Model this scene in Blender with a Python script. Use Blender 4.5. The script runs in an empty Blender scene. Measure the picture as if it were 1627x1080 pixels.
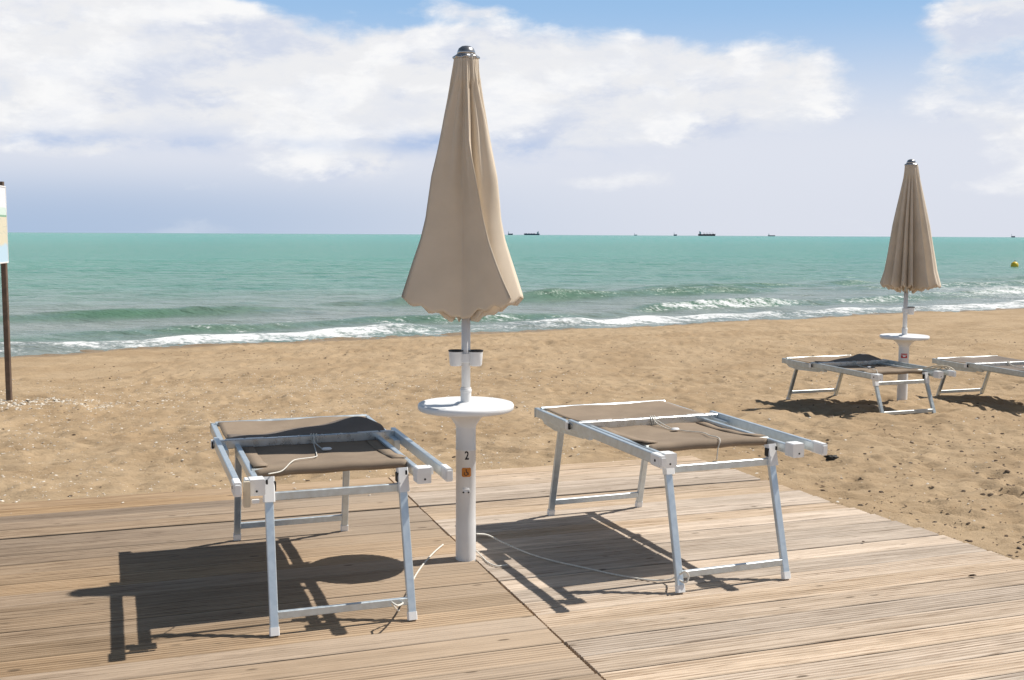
import bpy, bmesh, math, random
import numpy as np
from mathutils import Vector, Matrix
R = math.radians
rng = np.random.default_rng(7); random.seed(7)
scene = bpy.context.scene
COL = scene.collection
PHI = R(19.3)                       # deck, loungers and planks share this direction

# ------------------------------------------------------------------ camera
CAM_H, FPX, PW, PH = 1.585, 1750.0, 1627.0, 1080.0
PITCH, ROLL = R(-5.46), R(0.28)
cd = bpy.data.cameras.new('camera'); cam = bpy.data.objects.new('camera', cd); COL.objects.link(cam)
cd.sensor_fit = 'HORIZONTAL'; cd.sensor_width = 36.0; cd.lens = 36.0*FPX/PW
cd.clip_start = 0.1; cd.clip_end = 120000
cam.matrix_world = Matrix.Translation((0, 0, CAM_H)) @ Matrix.Rotation(R(90)+PITCH, 4, 'X') @ Matrix.Rotation(ROLL, 4, 'Z')
scene.camera = cam
scene.render.resolution_x = 1024; scene.render.resolution_y = 680

# ------------------------------------------------------------------ light
SUN_EL, SUN_AZ = R(54), R(18.0)     # azimuth counted from +X towards +Y
scene.view_settings.view_transform = 'Standard'; scene.view_settings.look = 'None'
scene.view_settings.exposure = 0.15; scene.view_settings.gamma = 1.0
sd = bpy.data.lights.new('sun', 'SUN'); sd.energy = 5.0; sd.angle = R(0.53); sd.color = (1.0, 0.955, 0.89)
sun = bpy.data.objects.new('sun', sd); COL.objects.link(sun)
sdir = Vector((math.cos(SUN_EL)*math.cos(SUN_AZ), math.cos(SUN_EL)*math.sin(SUN_AZ), math.sin(SUN_EL)))
sun.rotation_euler = sdir.to_track_quat('Z', 'Y').to_euler(); sun.location = (6, 2, 9)

class NT:
    """tiny node-tree writer"""
    def __init__(s, tree): s.t = tree; s.n = tree.nodes; s.l = tree.links
    def node(s, kind, **kw):
        n = s.n.new(kind)
        for k, v in kw.items(): setattr(n, k, v)
        return n
    def put(s, sock, v):
        if isinstance(v, bpy.types.NodeSocket): s.l.new(v, sock)
        elif v is not None: sock.default_value = v
    def m(s, op, a, b=None, c=None, clamp=False):
        n = s.node('ShaderNodeMath', operation=op, use_clamp=clamp)
        for i, v in enumerate((a, b, c)):
            if v is not None: s.put(n.inputs[i], v)
        return n.outputs[0]
    def vm(s, op, a, b=None, out=0):
        n = s.node('ShaderNodeVectorMath', operation=op)
        s.put(n.inputs[0], a)
        if b is not None: s.put(n.inputs[3 if op == 'SCALE' else 1], b)
        return n.outputs[out]
    def ramp(s, v, a, b, lo=0.0, hi=1.0, kind='SMOOTHSTEP'):
        n = s.node('ShaderNodeMapRange', interpolation_type=kind)
        s.put(n.inputs[0], v); s.put(n.inputs[1], a); s.put(n.inputs[2], b); s.put(n.inputs[3], lo); s.put(n.inputs[4], hi)
        return n.outputs[0]
    def mix(s, f, a, b, blend='MIX'):
        n = s.node('ShaderNodeMix', data_type='RGBA', blend_type=blend)
        s.put(n.inputs[0], f); s.put(n.inputs[6], a if isinstance(a, bpy.types.NodeSocket) else (*a, 1)[:4]); s.put(n.inputs[7], b if isinstance(b, bpy.types.NodeSocket) else (*b, 1)[:4])
        return n.outputs[2]
    def noise(s, vec, scale=5.0, detail=4.0, rough=0.55, dist=0.0, out=0):
        n = s.node('ShaderNodeTexNoise')
        if vec is not None: s.l.new(vec, n.inputs['Vector'])
        n.inputs['Scale'].default_value = scale; n.inputs['Detail'].default_value = detail
        n.inputs['Roughness'].default_value = rough; n.inputs['Distortion'].default_value = dist
        return n.outputs[out]
    def mapping(s, vec, loc=(0,0,0), rot=(0,0,0), scale=(1,1,1)):
        n = s.node('ShaderNodeMapping'); s.l.new(vec, n.inputs[0])
        n.inputs[1].default_value = loc; n.inputs[2].default_value = rot; n.inputs[3].default_value = scale
        return n.outputs[0]

world = bpy.data.worlds.new('World'); scene.world = world; world.use_nodes = True
wt = NT(world.node_tree); wt.n.clear()
sky = wt.node('ShaderNodeTexSky', sky_type='NISHITA'); sky.sun_disc = False
sky.sun_elevation = SUN_EL; sky.sun_rotation = R(90) - SUN_AZ; sky.air_density = 1.0; sky.dust_density = 0.6; sky.ozone_density = 1.3
tc = wt.node('ShaderNodeTexCoord'); D = tc.outputs['Generated']
sx = wt.node('ShaderNodeSeparateXYZ'); wt.l.new(D, sx.inputs[0])
az = wt.m('ARCTAN2', sx.outputs[0], sx.outputs[1]); el = wt.m('ARCSINE', sx.outputs[2])
def blob(px, py, rx, ry):
    a, e = (px-813)/FPX, (372-py)/FPX
    u = wt.m('DIVIDE', wt.m('SUBTRACT', az, a), rx/FPX); v = wt.m('DIVIDE', wt.m('SUBTRACT', el, e), ry/FPX)
    return wt.m('EXPONENT', wt.m('MULTIPLY', wt.m('ADD', wt.m('MULTIPLY', u, u), wt.m('MULTIPLY', v, v)), -1.0))
blobs = [(230,120,420,95,.22), (640,120,240,64,.18), (40,60,240,120,.14), (1120,140,240,58,.20), (1540,80,130,80,.20), (880,205,130,40,.21), (400,200,460,34,.12), (90,248,70,14,.17), (175,250,45,12,.17), (545,262,75,22,.15), (1560,305,120,14,.14), (930,290,60,10,.14), (1010,285,50,10,.10),
         (500,0,120,36,-.24), (1080,10,360,46,-.30), (650,48,120,12,-.10), (315,100,75,15,-.17), (1370,110,55,90,-.17), (1050,245,330,18,-.10), (780,30,90,20,.13), (960,200,60,50,-.05)]
bias = None
for px, py, rx, ry, amp in blobs:
    t = wt.m('MULTIPLY', blob(px, py, rx, ry), amp)
    bias = t if bias is None else wt.m('ADD', bias, t)
# banks of cloud towards the sea horizon, open blue overhead
general = wt.m('ADD', wt.ramp(el, 0.12, 0.50, -0.0, -0.22), wt.ramp(el, 0.0, 0.10, -0.06, 0.0))
warp = wt.noise(wt.mapping(D, scale=(1,1,2.2)), 7.0, 4, .55, 0, 1)
Dw = wt.vm('ADD', wt.mapping(D, loc=(3.1, 1.7, 0.4), scale=(1, 1, 2.3)), wt.vm('SCALE', warp, 0.045))
def dens(off):
    v = wt.vm('ADD', Dw, off) if off else Dw
    big = wt.noise(v, 5.0, 10, .60)
    return wt.m('ADD', wt.m('ADD', big, bias), general)
d0 = dens(None); d1 = dens((.012, 0, -0.035)); d2 = dens((-.03, 0, .03))
cover = wt.ramp(d0, 0.50, 0.66)
under = wt.ramp(wt.m('SUBTRACT', d0, d1), -0.02, 0.13)        # density thins downward: the grey base of a cloud
lit = wt.ramp(wt.m('SUBTRACT', d0, d2), -0.03, 0.10)          # thins upward and to the sun: bright rim
cl = wt.mix(under, (7.7, 7.75, 7.95), (5.7, 6.2, 7.4))
cl = wt.mix(lit, cl, (8.6, 8.6, 8.65))
cl = wt.mix(wt.m('MULTIPLY', wt.ramp(wt.noise(Dw, 13, 8, .65), .42, .70), .5), cl, (6.5, 6.85, 7.7))
hz = wt.m('EXPONENT', wt.m('MULTIPLY', wt.m('MAXIMUM', el, 0.0), -1/0.30))
hzc = wt.mix(wt.ramp(az, -0.50, 0.25), (3.8, 4.85, 6.5), (6.4, 6.7, 7.5))
hzc = wt.mix(wt.ramp(el, 0.0, 0.075), hzc, (6.6, 6.9, 7.7))
hzc = wt.mix(wt.ramp(el, 0.075, 0.21), hzc, (2.9, 4.8, 7.4))
over = wt.mix(1.0, sky.outputs[0], (.70, .62, .52), 'MULTIPLY')
base = wt.mix(wt.ramp(el, 0.16, 0.55), hzc, over)
rain = wt.m('MULTIPLY', blob(180, 335, 420, 45), 0.35)
base = wt.mix(rain, base, (3.6, 4.6, 6.4))
dark = wt.m('MULTIPLY', wt.m('ADD', blob(190, 238, 320, 12), wt.m('ADD', blob(840, 240, 110, 17), blob(690, 228, 90, 16))), 0.95)
cover = wt.m('MULTIPLY', cover, wt.ramp(el, 0.0, 0.07, 0.2, 1.0))
skyc = wt.mix(cover, base, cl)
skyc = wt.mix(wt.m('MULTIPLY', dark, wt.ramp(wt.noise(Dw, 9, 6, .6), .36, .62)), skyc, (3.8, 4.9, 7.1))
bg = wt.node('ShaderNodeBackground'); wt.l.new(skyc, bg.inputs[0]); bg.inputs[1].default_value = 0.1
wo = wt.node('ShaderNodeOutputWorld'); wt.l.new(bg.outputs[0], wo.inputs[0])

# ------------------------------------------------------------------ helpers
def ray(px, py):
    dx, dy = (px-PW/2)/FPX, -(py-PH/2)/FPX
    return (cam.matrix_world.to_3x3() @ Vector((dx, dy, -1)))
def at(px, py, z=0.0):
    d = ray(px, py); t = (z-CAM_H)/d.z
    return Vector((d.x*t, d.y*t, z))
def tag(o, label=None, cat=None, group=None, kind=None):
    for k, v in (('label', label), ('category', cat), ('group', group), ('kind', kind)):
        if v: o[k] = v
    return o
def empty(name, loc=(0,0,0), rz=0.0):
    o = bpy.data.objects.new(name, None); COL.objects.link(o); o.location = loc; o.rotation_euler = (0, 0, rz); o.empty_display_size = .1
    return o
def mobj(name, V, Fc, mat, parent=None, smooth=False):
    me = bpy.data.meshes.new(name); me.from_pydata([tuple(v) for v in V], [], Fc); me.update()
    if smooth: me.polygons.foreach_set('use_smooth', [True]*len(me.polygons))
    o = bpy.data.objects.new(name, me); COL.objects.link(o); me.materials.append(mat)
    if parent is not None: o.parent = parent
    return o
def gridobj(name, P, mat, attrs=None, smooth=True):
    """P: (ny,nx,3) array -> grid mesh, fast"""
    ny, nx = P.shape[:2]; me = bpy.data.meshes.new(name)
    idx = np.arange(nx*ny).reshape(ny, nx)
    q = np.stack([idx[:-1,:-1], idx[:-1,1:], idx[1:,1:], idx[1:,:-1]], -1).reshape(-1, 4)
    me.vertices.add(nx*ny); me.vertices.foreach_set('co', P.reshape(-1).astype(np.float32))
    me.loops.add(q.size); me.loops.foreach_set('vertex_index', q.reshape(-1).astype(np.int32))
    me.polygons.add(len(q)); me.polygons.foreach_set('loop_start', np.arange(0, q.size, 4, dtype=np.int32))
    me.polygons.foreach_set('use_smooth', np.full(len(q), smooth))
    me.update(calc_edges=True)
    for k, a in (attrs or {}).items():
        at_ = me.attributes.new(k, 'FLOAT', 'POINT'); at_.data.foreach_set('value', a.reshape(-1).astype(np.float32))
    o = bpy.data.objects.new(name, me); COL.objects.link(o); me.materials.append(mat)
    return o
class MB:
    def __init__(s): s.V = []; s.F = []
    def add(s, V, F):
        k = len(s.V); s.V += [Vector(v) for v in V]; s.F += [tuple(i+k for i in f) for f in F]; return s
    def loft(s, rings, cap=True, close=True):
        k = len(s.V); n = len(rings[0])
        for r in rings: s.V += [Vector(v) for v in r]
        for j in range(len(rings)-1):
            for i in range(n if close else n-1):
                a = k+j*n+i; b = k+j*n+(i+1) % n
                s.F.append((a, b, b+n, a+n))
        if cap:
            s.F.append(tuple(k+i for i in reversed(range(n)))); s.F.append(tuple(k+(len(rings)-1)*n+i for i in range(n)))
        return s
    def bar(s, p, q, w, h, up=(0,0,1), ch=.003):
        p, q = Vector(p), Vector(q); d = (q-p).normalized(); up = Vector(up)
        x = d.cross(up).normalized(); y = x.cross(d).normalized(); a, b = w/2, h/2
        prof = [(-a+ch,-b),(a-ch,-b),(a,-b+ch),(a,b-ch),(a-ch,b),(-a+ch,b),(-a,b-ch),(-a,-b+ch)]
        return s.loft([[c+x*u+y*v for u, v in prof] for c in (p, q)])
    def box(s, c, sx, sy, sz, ch=.003):
        c = Vector(c); return s.bar(c-Vector((0, sy/2, 0)), c+Vector((0, sy/2, 0)), sx, sz, ch=ch)
    def tube(s, pts, r, n=8):
        pts = [Vector(p) for p in pts]; rings = []
        for i, p in enumerate(pts):
            d = (pts[min(i+1, len(pts)-1)]-pts[max(i-1, 0)]).normalized()
            x = d.orthogonal().normalized() if i == 0 else (x - d*x.dot(d)).normalized()
            y = d.cross(x); rr = r[i] if isinstance(r, (list, tuple)) else r
            rings.append([p+(x*math.cos(2*math.pi*k/n)+y*math.sin(2*math.pi*k/n))*rr for k in range(n)])
        return s.loft(rings)
    def lathe(s, prof, n=32, c=(0,0,0), cap=True):
        c = Vector(c)
        return s.loft([[c+Vector((r*math.cos(2*math.pi*k/n), r*math.sin(2*math.pi*k/n), z)) for k in range(n)] for r, z in prof], cap=cap)
    def build(s, name, mat, parent=None, smooth=False):
        return mobj(name, s.V, s.F, mat, parent, smooth)
def autosmooth(o, ang=40):
    me = o.data; me.polygons.foreach_set('use_smooth', [True]*len(me.polygons))
    bm = bmesh.new(); bm.from_mesh(me)
    for e in bm.edges:
        if len(e.link_faces) == 2 and e.calc_face_angle(0) > R(ang): e.smooth = False
    bm.to_mesh(me); bm.free(); return o
def smooth_path(pts, n=8):
    pts = [Vector(p) for p in pts]; P = [pts[0]*2-pts[1]]+pts+[pts[-1]*2-pts[-2]]; out = []
    for i in range(1, len(P)-2):
        for k in range(n):
            t = k/n; a, b, c, d = P[i-1:i+3]
            out.append(.5*((2*b)+(c-a)*t+(2*a-5*b+4*c-d)*t*t+(3*b-a-3*c+d)*t**3))
    out.append(pts[-1]); return out

# value noise in numpy
_T = rng.random((256, 256))
def vnoise(x, y):
    xi = np.floor(x).astype(int); yi = np.floor(y).astype(int); fx = x-xi; fy = y-yi
    fx = fx*fx*fx*(fx*(fx*6-15)+10); fy = fy*fy*fy*(fy*(fy*6-15)+10)
    a = _T[yi % 256, xi % 256]; b = _T[yi % 256, (xi+1) % 256]; c = _T[(yi+1) % 256, xi % 256]; d = _T[(yi+1) % 256, (xi+1) % 256]
    return (a*(1-fx)+b*fx)*(1-fy)+(c*(1-fx)+d*fx)*fy - .5
def fbm(x, y, f, oct=4, g=.5):
    s = 0; a = 1.0
    for k in range(oct): s = s + a*vnoise(x*f+17.3*k, y*f+9.1*k); f *= 2.03; a *= g
    return s
def sstep(x, a, b): t = np.clip((x-a)/(b-a), 0, 1); return t*t*(3-2*t)

# ------------------------------------------------------------------ materials
def mat(name):
    m = bpy.data.materials.new(name); m.use_nodes = True; t = NT(m.node_tree); p = m.node_tree.nodes['Principled BSDF']; return m, t, p
def simple(name, col, rough=.5, metal=0.0, var=0.0, scale=20., bump=0.0, bscale=200., spec=.5):
    m, t, p = mat(name); p.inputs['Roughness'].default_value = rough; p.inputs['Metallic'].default_value = metal; p.inputs['Specular IOR Level'].default_value = spec
    co = t.node('ShaderNodeTexCoord').outputs['Object']
    n = t.noise(co, scale, 5, .6)
    c = t.mix(t.ramp(n, .3, .7), tuple(x*(1-var) for x in col), tuple(min(1, x*(1+var)) for x in col)); t.l.new(c, p.inputs['Base Color'])
    t.l.new(t.ramp(n, .3, .7, rough*.85, min(1, rough*1.15)), p.inputs['Roughness'])
    if bump:
        b = t.node('ShaderNodeBump'); b.inputs['Strength'].default_value = bump; b.inputs['Distance'].default_value = .002
        t.l.new(t.noise(co, bscale, 3, .6), b.inputs['Height']); t.l.new(b.outputs[0], p.inputs['Normal'])
    return m
M_ALU = simple('anodised_aluminium', (.56, .62, .655), .36, .55, .08, 30)
M_ALU_OLD = simple('worn_aluminium', (.50, .53, .52), .42, .5, .14, 24)
M_BARE = simple('bare_aluminium', (.60, .61, .60), .30, .8, .08, 30)
M_WHITE = simple('white_plastic', (.80, .80, .79), .42, 0, .04, 12)
M_POST = simple('white_post_plastic', (.74, .73, .71), .38, 0, .05, 6)
M_BEIGE = simple('yellowed_plastic', (.55, .47, .35), .5, 0, .1, 20)
M_BLACK = simple('black_rubber', (.02, .02, .02), .6, 0, .1)
M_STEEL = simple('cap_steel', (.45, .45, .45), .28, .9, .1)
M_ROPE = simple('white_cord', (.68, .65, .58), .8, 0, .12, 150, .6, 600)
M_INK = simple('black_ink', (.015, .015, .018), .6)
M_ORANGE = simple('orange_sticker', (.56, .20, .025), .45, 0, .05)
M_RED = simple('red_sticker', (.5, .02, .02), .45)
M_YEL = simple('buoy_yellow', (.75, .50, .02), .45, 0, .08)
M_RUST = simple('brown_painted_steel', (.125, .085, .06), .6, 0, .3, 15)

def fabric(name, col, weave=900., transl=.0, var=.08):
    m, t, p = mat(name); co = t.node('ShaderNodeTexCoord').outputs['Object']
    n = t.noise(co, 4, 6, .6); c = t.mix(t.ramp(n, .3, .7), tuple(x*(1-var) for x in col), tuple(x*(1+var) for x in col))
    p.inputs['Roughness'].default_value = .85; p.inputs['Specular IOR Level'].default_value = .15
    t.l.new(c, p.inputs['Base Color'])
    wv = t.node('ShaderNodeTexChecker'); t.l.new(co, wv.inputs[0]); wv.inputs['Scale'].default_value = weave
    b = t.node('ShaderNodeBump'); b.inputs['Strength'].default_value = .35; b.inputs['Distance'].default_value = .001
    t.l.new(t.m('ADD', wv.outputs[1], t.noise(co, 60, 4, .6)), b.inputs['Height']); t.l.new(b.outputs[0], p.inputs['Normal'])
    if transl:
        tr = t.node('ShaderNodeBsdfTranslucent'); t.l.new(c, tr.inputs[0]); mx = t.node('ShaderNodeMixShader'); mx.inputs[0].default_value = transl
        t.l.new(p.outputs[0], mx.inputs[1]); t.l.new(tr.outputs[0], mx.inputs[2]); t.l.new(mx.outputs[0], m.node_tree.nodes['Material Output'].inputs[0])
    return m
M_CANVAS = fabric('cream_canvas', (.82, .715, .575), 700, .20, .05)
M_CANVAS2 = fabric('greyed_cream_canvas', (.76, .665, .54), 700, .18, .08)
M_SLING = fabric('taupe_sling', (.29, .225, .165), 420, .06, .12)
M_SLING_D = fabric('grey_sling', (.30, .255, .22), 420, .28, .12)

def wood(name, ca, cb, cc, worn=None):
    m, t, p = mat(name); tcn = t.node('ShaderNodeTexCoord'); oi = t.node('ShaderNodeObjectInfo')
    off = t.vm('SCALE', oi.outputs['Random'], 40.0) if False else None
    cmb = t.node('ShaderNodeCombineXYZ'); t.l.new(t.m('MULTIPLY', oi.outputs['Random'], 37.0), cmb.inputs[0]); t.l.new(t.m('MULTIPLY', oi.outputs['Random'], 91.0), cmb.inputs[1])
    co = t.vm('ADD', tcn.outputs['Object'], cmb.outputs[0])
    g1 = t.noise(t.mapping(co, scale=(1.1, 26, 8)), 1.0, 8, .62, .6)
    g2 = t.noise(t.mapping(co, scale=(3.5, 130, 20)), 1.0, 6, .7, .3)
    pt = t.noise(co, 2.6, 5, .6)
    c = t.mix(t.ramp(g1, .34, .66), ca, cb)
    c = t.mix(t.m('MULTIPLY', t.ramp(g2, .49, .66), .8), c, cc)
    c = t.mix(t.m('MULTIPLY', t.ramp(pt, .50, .72), .35), c, tuple(x*.72 for x in ca))
    if worn:      # the end of the left boards by the seam is trodden pale
        sp0 = t.node('ShaderNodeSeparateXYZ'); t.l.new(tcn.outputs['Object'], sp0.inputs[0])
        wf = t.ramp(t.m('ADD', sp0.outputs[0], t.m('MULTIPLY', t.m('SUBTRACT', pt, .5), 1.6)), 1.6, 3.5)
        c = t.mix(t.m('MULTIPLY', wf, .55), c, worn)
    # per-plank tone
    tone = t.ramp(oi.outputs['Random'], 0, 1, .82, 1.14, 'LINEAR'); hs = t.node('ShaderNodeHueSaturation'); t.l.new(c, hs.inputs['Color']); t.l.new(tone, hs.inputs['Value'])
    rnd2 = t.m('FRACT', t.m('MULTIPLY', oi.outputs['Random'], 13.7)); t.l.new(t.ramp(rnd2, 0, 1, .8, 1.15, 'LINEAR'), hs.inputs['Saturation'])
    c = hs.outputs[0]
    # knots and dark specks, greenish stains
    vo = t.node('ShaderNodeTexVoronoi'); t.l.new(t.mapping(co, scale=(2.0, 6.5, 1)), vo.inputs[0]); vo.inputs['Scale'].default_value = 1.6
    c = t.mix(t.m('MULTIPLY', t.ramp(vo.outputs['Distance'], .045, .11, 1, 0), .75), c, (.10, .07, .045))
    st = t.noise(t.mapping(co, scale=(1.6, 5, 1)), 1.7, 6, .7)
    c = t.mix(t.m('MULTIPLY', t.ramp(st, .63, .74), .5), c, (.16, .13, .075))
    t.l.new(c, p.inputs['Base Color']); p.inputs['Roughness'].default_value = .8; p.inputs['Specular IOR Level'].default_value = .2
    b = t.node('ShaderNodeBump'); b.inputs['Strength'].default_value = .5; b.inputs['Distance'].default_value = .0018
    t.l.new(t.m('ADD', g2, t.m('MULTIPLY', g1, .7)), b.inputs['Height']); t.l.new(b.outputs[0], p.inputs['Normal'])
    return m
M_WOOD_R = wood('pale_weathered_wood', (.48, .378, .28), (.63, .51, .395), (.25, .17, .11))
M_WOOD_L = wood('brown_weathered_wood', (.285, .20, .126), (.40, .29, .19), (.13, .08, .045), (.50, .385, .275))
M_JOIST = simple('joist_wood', (.12, .08, .05), .9, 0, .2)

# sand
M_SAND, t, p = mat('sand')
co = t.node('ShaderNodeTexCoord').outputs['Object']
n1 = t.noise(co, .9, 6, .6); n2 = t.noise(co, 11, 6, .65); n3 = t.noise(co, 160, 3, .7)
c = t.mix(t.ramp(n1, .35, .65), (.37, .262, .155), (.45, .33, .205))
c = t.mix(t.m('MULTIPLY', t.ramp(n2, .48, .75), .45), c, (.27, .18, .10))
c = t.mix(t.m('MULTIPLY', t.ramp(n3, .5, .75), .35), c, (.48, .37, .25))
wet = t.node('ShaderNodeAttribute', attribute_name='wet').outputs['Fac']
c = t.mix(t.m('MULTIPLY', wet, .55), c, (.15, .105, .062)); t.l.new(c, p.inputs['Base Color'])
t.l.new(t.ramp(wet, 0, 1, .95, .45), p.inputs['Roughness']); p.inputs['Specular IOR Level'].default_value = .2
b = t.node('ShaderNodeBump'); b.inputs['Strength'].default_value = .9; b.inputs['Distance'].default_value = .022
t.l.new(t.m('ADD', t.m('MULTIPLY', t.noise(t.mapping(co, scale=(.7, 1, 1)), 34, 6, .68), .8), t.m('MULTIPLY', n3, .3)), b.inputs['Height']); t.l.new(b.outputs[0], p.inputs['Normal'])

# ------------------------------------------------------------------ sand terrain
SHORE_N = (-math.sin(R(31)), math.cos(R(31))); SHORE_D = 20.3; SEA_Z = -0.50
WX, UX = (math.cos(PHI), math.sin(PHI)), (-math.sin(PHI), math.cos(PHI))
T_FAR = 6.95
def right_end(tt): return 3.80 + (T_FAR-tt)*0.118
def sand_base(x, y):
    d = x*SHORE_N[0]+y*SHORE_N[1]
    z = -.012 - .030*np.maximum(d-6.5, 0) - .0*d
    z = np.where(d > 17, z - (d-17)*.0225 - np.maximum(d-20.6, 0)*.08, z)
    return z
def axis(segs):
    out = []
    for a, b, st in segs: out.append(np.arange(a, b-1e-6, st))
    out.append([segs[-1][1]]); return np.concatenate(out)
gx = axis([(-120,-30,6),(-30,-9,.6),(-9,-5.2,.08),(-5.2,6.5,.03),(6.5,10,.06),(10,22,.15),(22,40,1),(40,160,6)])
gy = axis([(-20,2,1.0),(2,4.6,.08),(4.6,9.5,.026),(9.5,14,.045),(14,26,.10),(26,40,.25),(40,120,4)])
X, Y = np.meshgrid(gx, gy)
Z = sand_base(X, Y)
rough = sstep(Y, 2, 3)*(1-sstep(Y, 36, 44))
Z += rough*(.045*fbm(X, Y, .55, 3) + .028*fbm(X+40, Y, 2.1, 3) + .022*fbm(X, Y+30, 6.0, 3, .6) + .012*fbm(X*.6+9, Y+3, 17, 2))
# trodden dents with soft rims
for _ in range(5200):
    cx = rng.uniform(-7, 12); cy = rng.uniform(4.5, 22); r = rng.uniform(.03, .12); dp = rng.uniform(.008, .026)*min(1, r/.06)
    i0, i1 = np.searchsorted(gx, [cx-3*r, cx+3*r]); j0, j1 = np.searchsorted(gy, [cy-3*r, cy+3*r])
    if i1-i0 < 2 or j1-j0 < 2: continue
    a = rng.uniform(0, 3.14); ca, sa = math.cos(a), math.sin(a)
    u = (X[j0:j1, i0:i1]-cx); v = (Y[j0:j1, i0:i1]-cy); q = ((u*ca+v*sa)/(1.5*r))**2+((-u*sa+v*ca)/(.75*r))**2
    Z[j0:j1, i0:i1] += -dp*np.exp(-q*1.6) + .42*dp*np.exp(-(np.sqrt(q)-1.45)**2*5)
for _ in range(12000):
    cx = rng.uniform(-6.5, 9); cy = rng.uniform(4.6, 14); r = rng.uniform(.016, .045); dp = rng.uniform(.005, .016)
    i0, i1 = np.searchsorted(gx, [cx-2.5*r-.03, cx+2.5*r+.03]); j0, j1 = np.searchsorted(gy, [cy-2.5*r-.03, cy+2.5*r+.03])
    u = (X[j0:j1, i0:i1]-cx)/(1.6*r); v = (Y[j0:j1, i0:i1]-cy)/r; q = u*u+v*v
    Z[j0:j1, i0:i1] += rng.choice((-1, -1, .6))*dp*np.exp(-q)
# the deck lies in the sand: sand dips beneath it, drifts a little over its edges
S = X*WX[0]+Y*WX[1]; Tt = X*UX[0]+Y*UX[1]
re = 3.80 + (T_FAR-Tt)*0.118
inside = np.minimum(T_FAR-Tt, np.minimum(re-S, np.minimum(S+2.2, Tt-1.2)))   # >0 inside deck
drift = .02 + .05*np.maximum(fbm(X, Y, 1.7, 3)+.15, 0)
near = sstep(inside, -.35, -.02)
Z = Z*(1-near) + near*(-.004 + .25*(Z+.02))
Z = Z - sstep(inside, drift, drift+.05)*.16 - sstep(inside, .0, .03)*.001
dsh = X*SHORE_N[0]+Y*SHORE_N[1]
wet = sstep(dsh + .5*fbm(X, Y, .35, 3), 19.5, 20.1)
sand = gridobj('sand', np.stack([X, Y, Z], -1), M_SAND, {'wet': wet}); tag(sand, kind='structure')
def sandz(x, y):
    i = int(np.clip(np.searchsorted(gx, x), 1, len(gx)-1)); j = int(np.clip(np.searchsorted(gy, y), 1, len(gy)-1))
    return float(Z[j-1:j+1, i-1:i+1].mean())
def at_sand(px, py):
    z = -.05
    for _ in range(8):
        q = at(px, py, z); z = float(sand_base(np.array(q.x), np.array(q.y)))
    q = at(px, py, z); q.z = sandz(q.x, q.y); return q

# ------------------------------------------------------------------ sea
M_SEA, t, p = mat('sea_water')
geo = t.node('ShaderNodeNewGeometry').outputs['Position']
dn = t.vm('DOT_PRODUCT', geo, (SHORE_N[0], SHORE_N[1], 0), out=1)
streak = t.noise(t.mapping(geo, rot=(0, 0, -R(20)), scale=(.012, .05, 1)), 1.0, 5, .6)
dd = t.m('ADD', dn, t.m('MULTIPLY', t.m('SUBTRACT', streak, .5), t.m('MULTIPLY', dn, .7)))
c = t.mix(t.ramp(dd, 22, 46), (.22, .255, .235), (.12, .25, .20))  # near-shore grey is sky reflection put into the base colour
c = t.mix(t.ramp(dd, 36, 95), c, (.06, .255, .185))
c = t.mix(t.ramp(dd, 110, 420), c, (.055, .30, .235))
c = t.mix(t.ramp(dd, 1500, 9000), c, (.04, .23, .20))
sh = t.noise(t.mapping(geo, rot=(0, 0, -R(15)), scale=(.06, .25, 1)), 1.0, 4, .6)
c = t.mix(t.m('MULTIPLY', t.ramp(sh, .5, .72), .30), c, (.05, .20, .17))  # dark chop streaks: varying reflection off wave faces, painted into the colour
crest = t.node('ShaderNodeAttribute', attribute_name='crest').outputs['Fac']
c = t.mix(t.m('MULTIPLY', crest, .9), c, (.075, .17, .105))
foam = t.node('ShaderNodeAttribute', attribute_name='foam').outputs['Fac']
fn = t.m('ADD', t.m('MULTIPLY', t.noise(t.mapping(geo, rot=(0, 0, -R(31)), scale=(1.0, 2.2, 1)), 1.6, 8, .72), .6), t.m('MULTIPLY', t.noise(geo, 9.0, 4, .65), .4))
ff = t.ramp(t.m('ADD', foam, t.m('MULTIPLY', t.m('SUBTRACT', fn, .5), 3.0)), .38, .85)
ff = t.m('MULTIPLY', ff, t.ramp(foam, .02, .12))
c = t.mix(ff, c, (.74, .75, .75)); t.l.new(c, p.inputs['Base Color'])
t.l.new(t.ramp(ff, 0, 1, .22, .9), p.inputs['Roughness']); p.inputs['IOR'].default_value = 1.333; p.inputs['Specular IOR Level'].default_value = .22
w1 = t.noise(t.mapping(geo, rot=(0, 0, -R(26)), scale=(.55, 1.5, 1)), 1.0, 5, .62)
w2 = t.noise(t.mapping(geo, rot=(0, 0, -R(20)), scale=(.10, .33, 1)), 1.0, 4, .6)
b = t.node('ShaderNodeBump'); b.inputs['Strength'].default_value = 1.0
b.inputs['Distance'].default_value = .34
t.l.new(t.m('ADD', w1, t.m('MULTIPLY', w2, 2.4)), b.inputs['Height']); t.l.new(b.outputs[0], p.inputs['Normal'])

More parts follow.
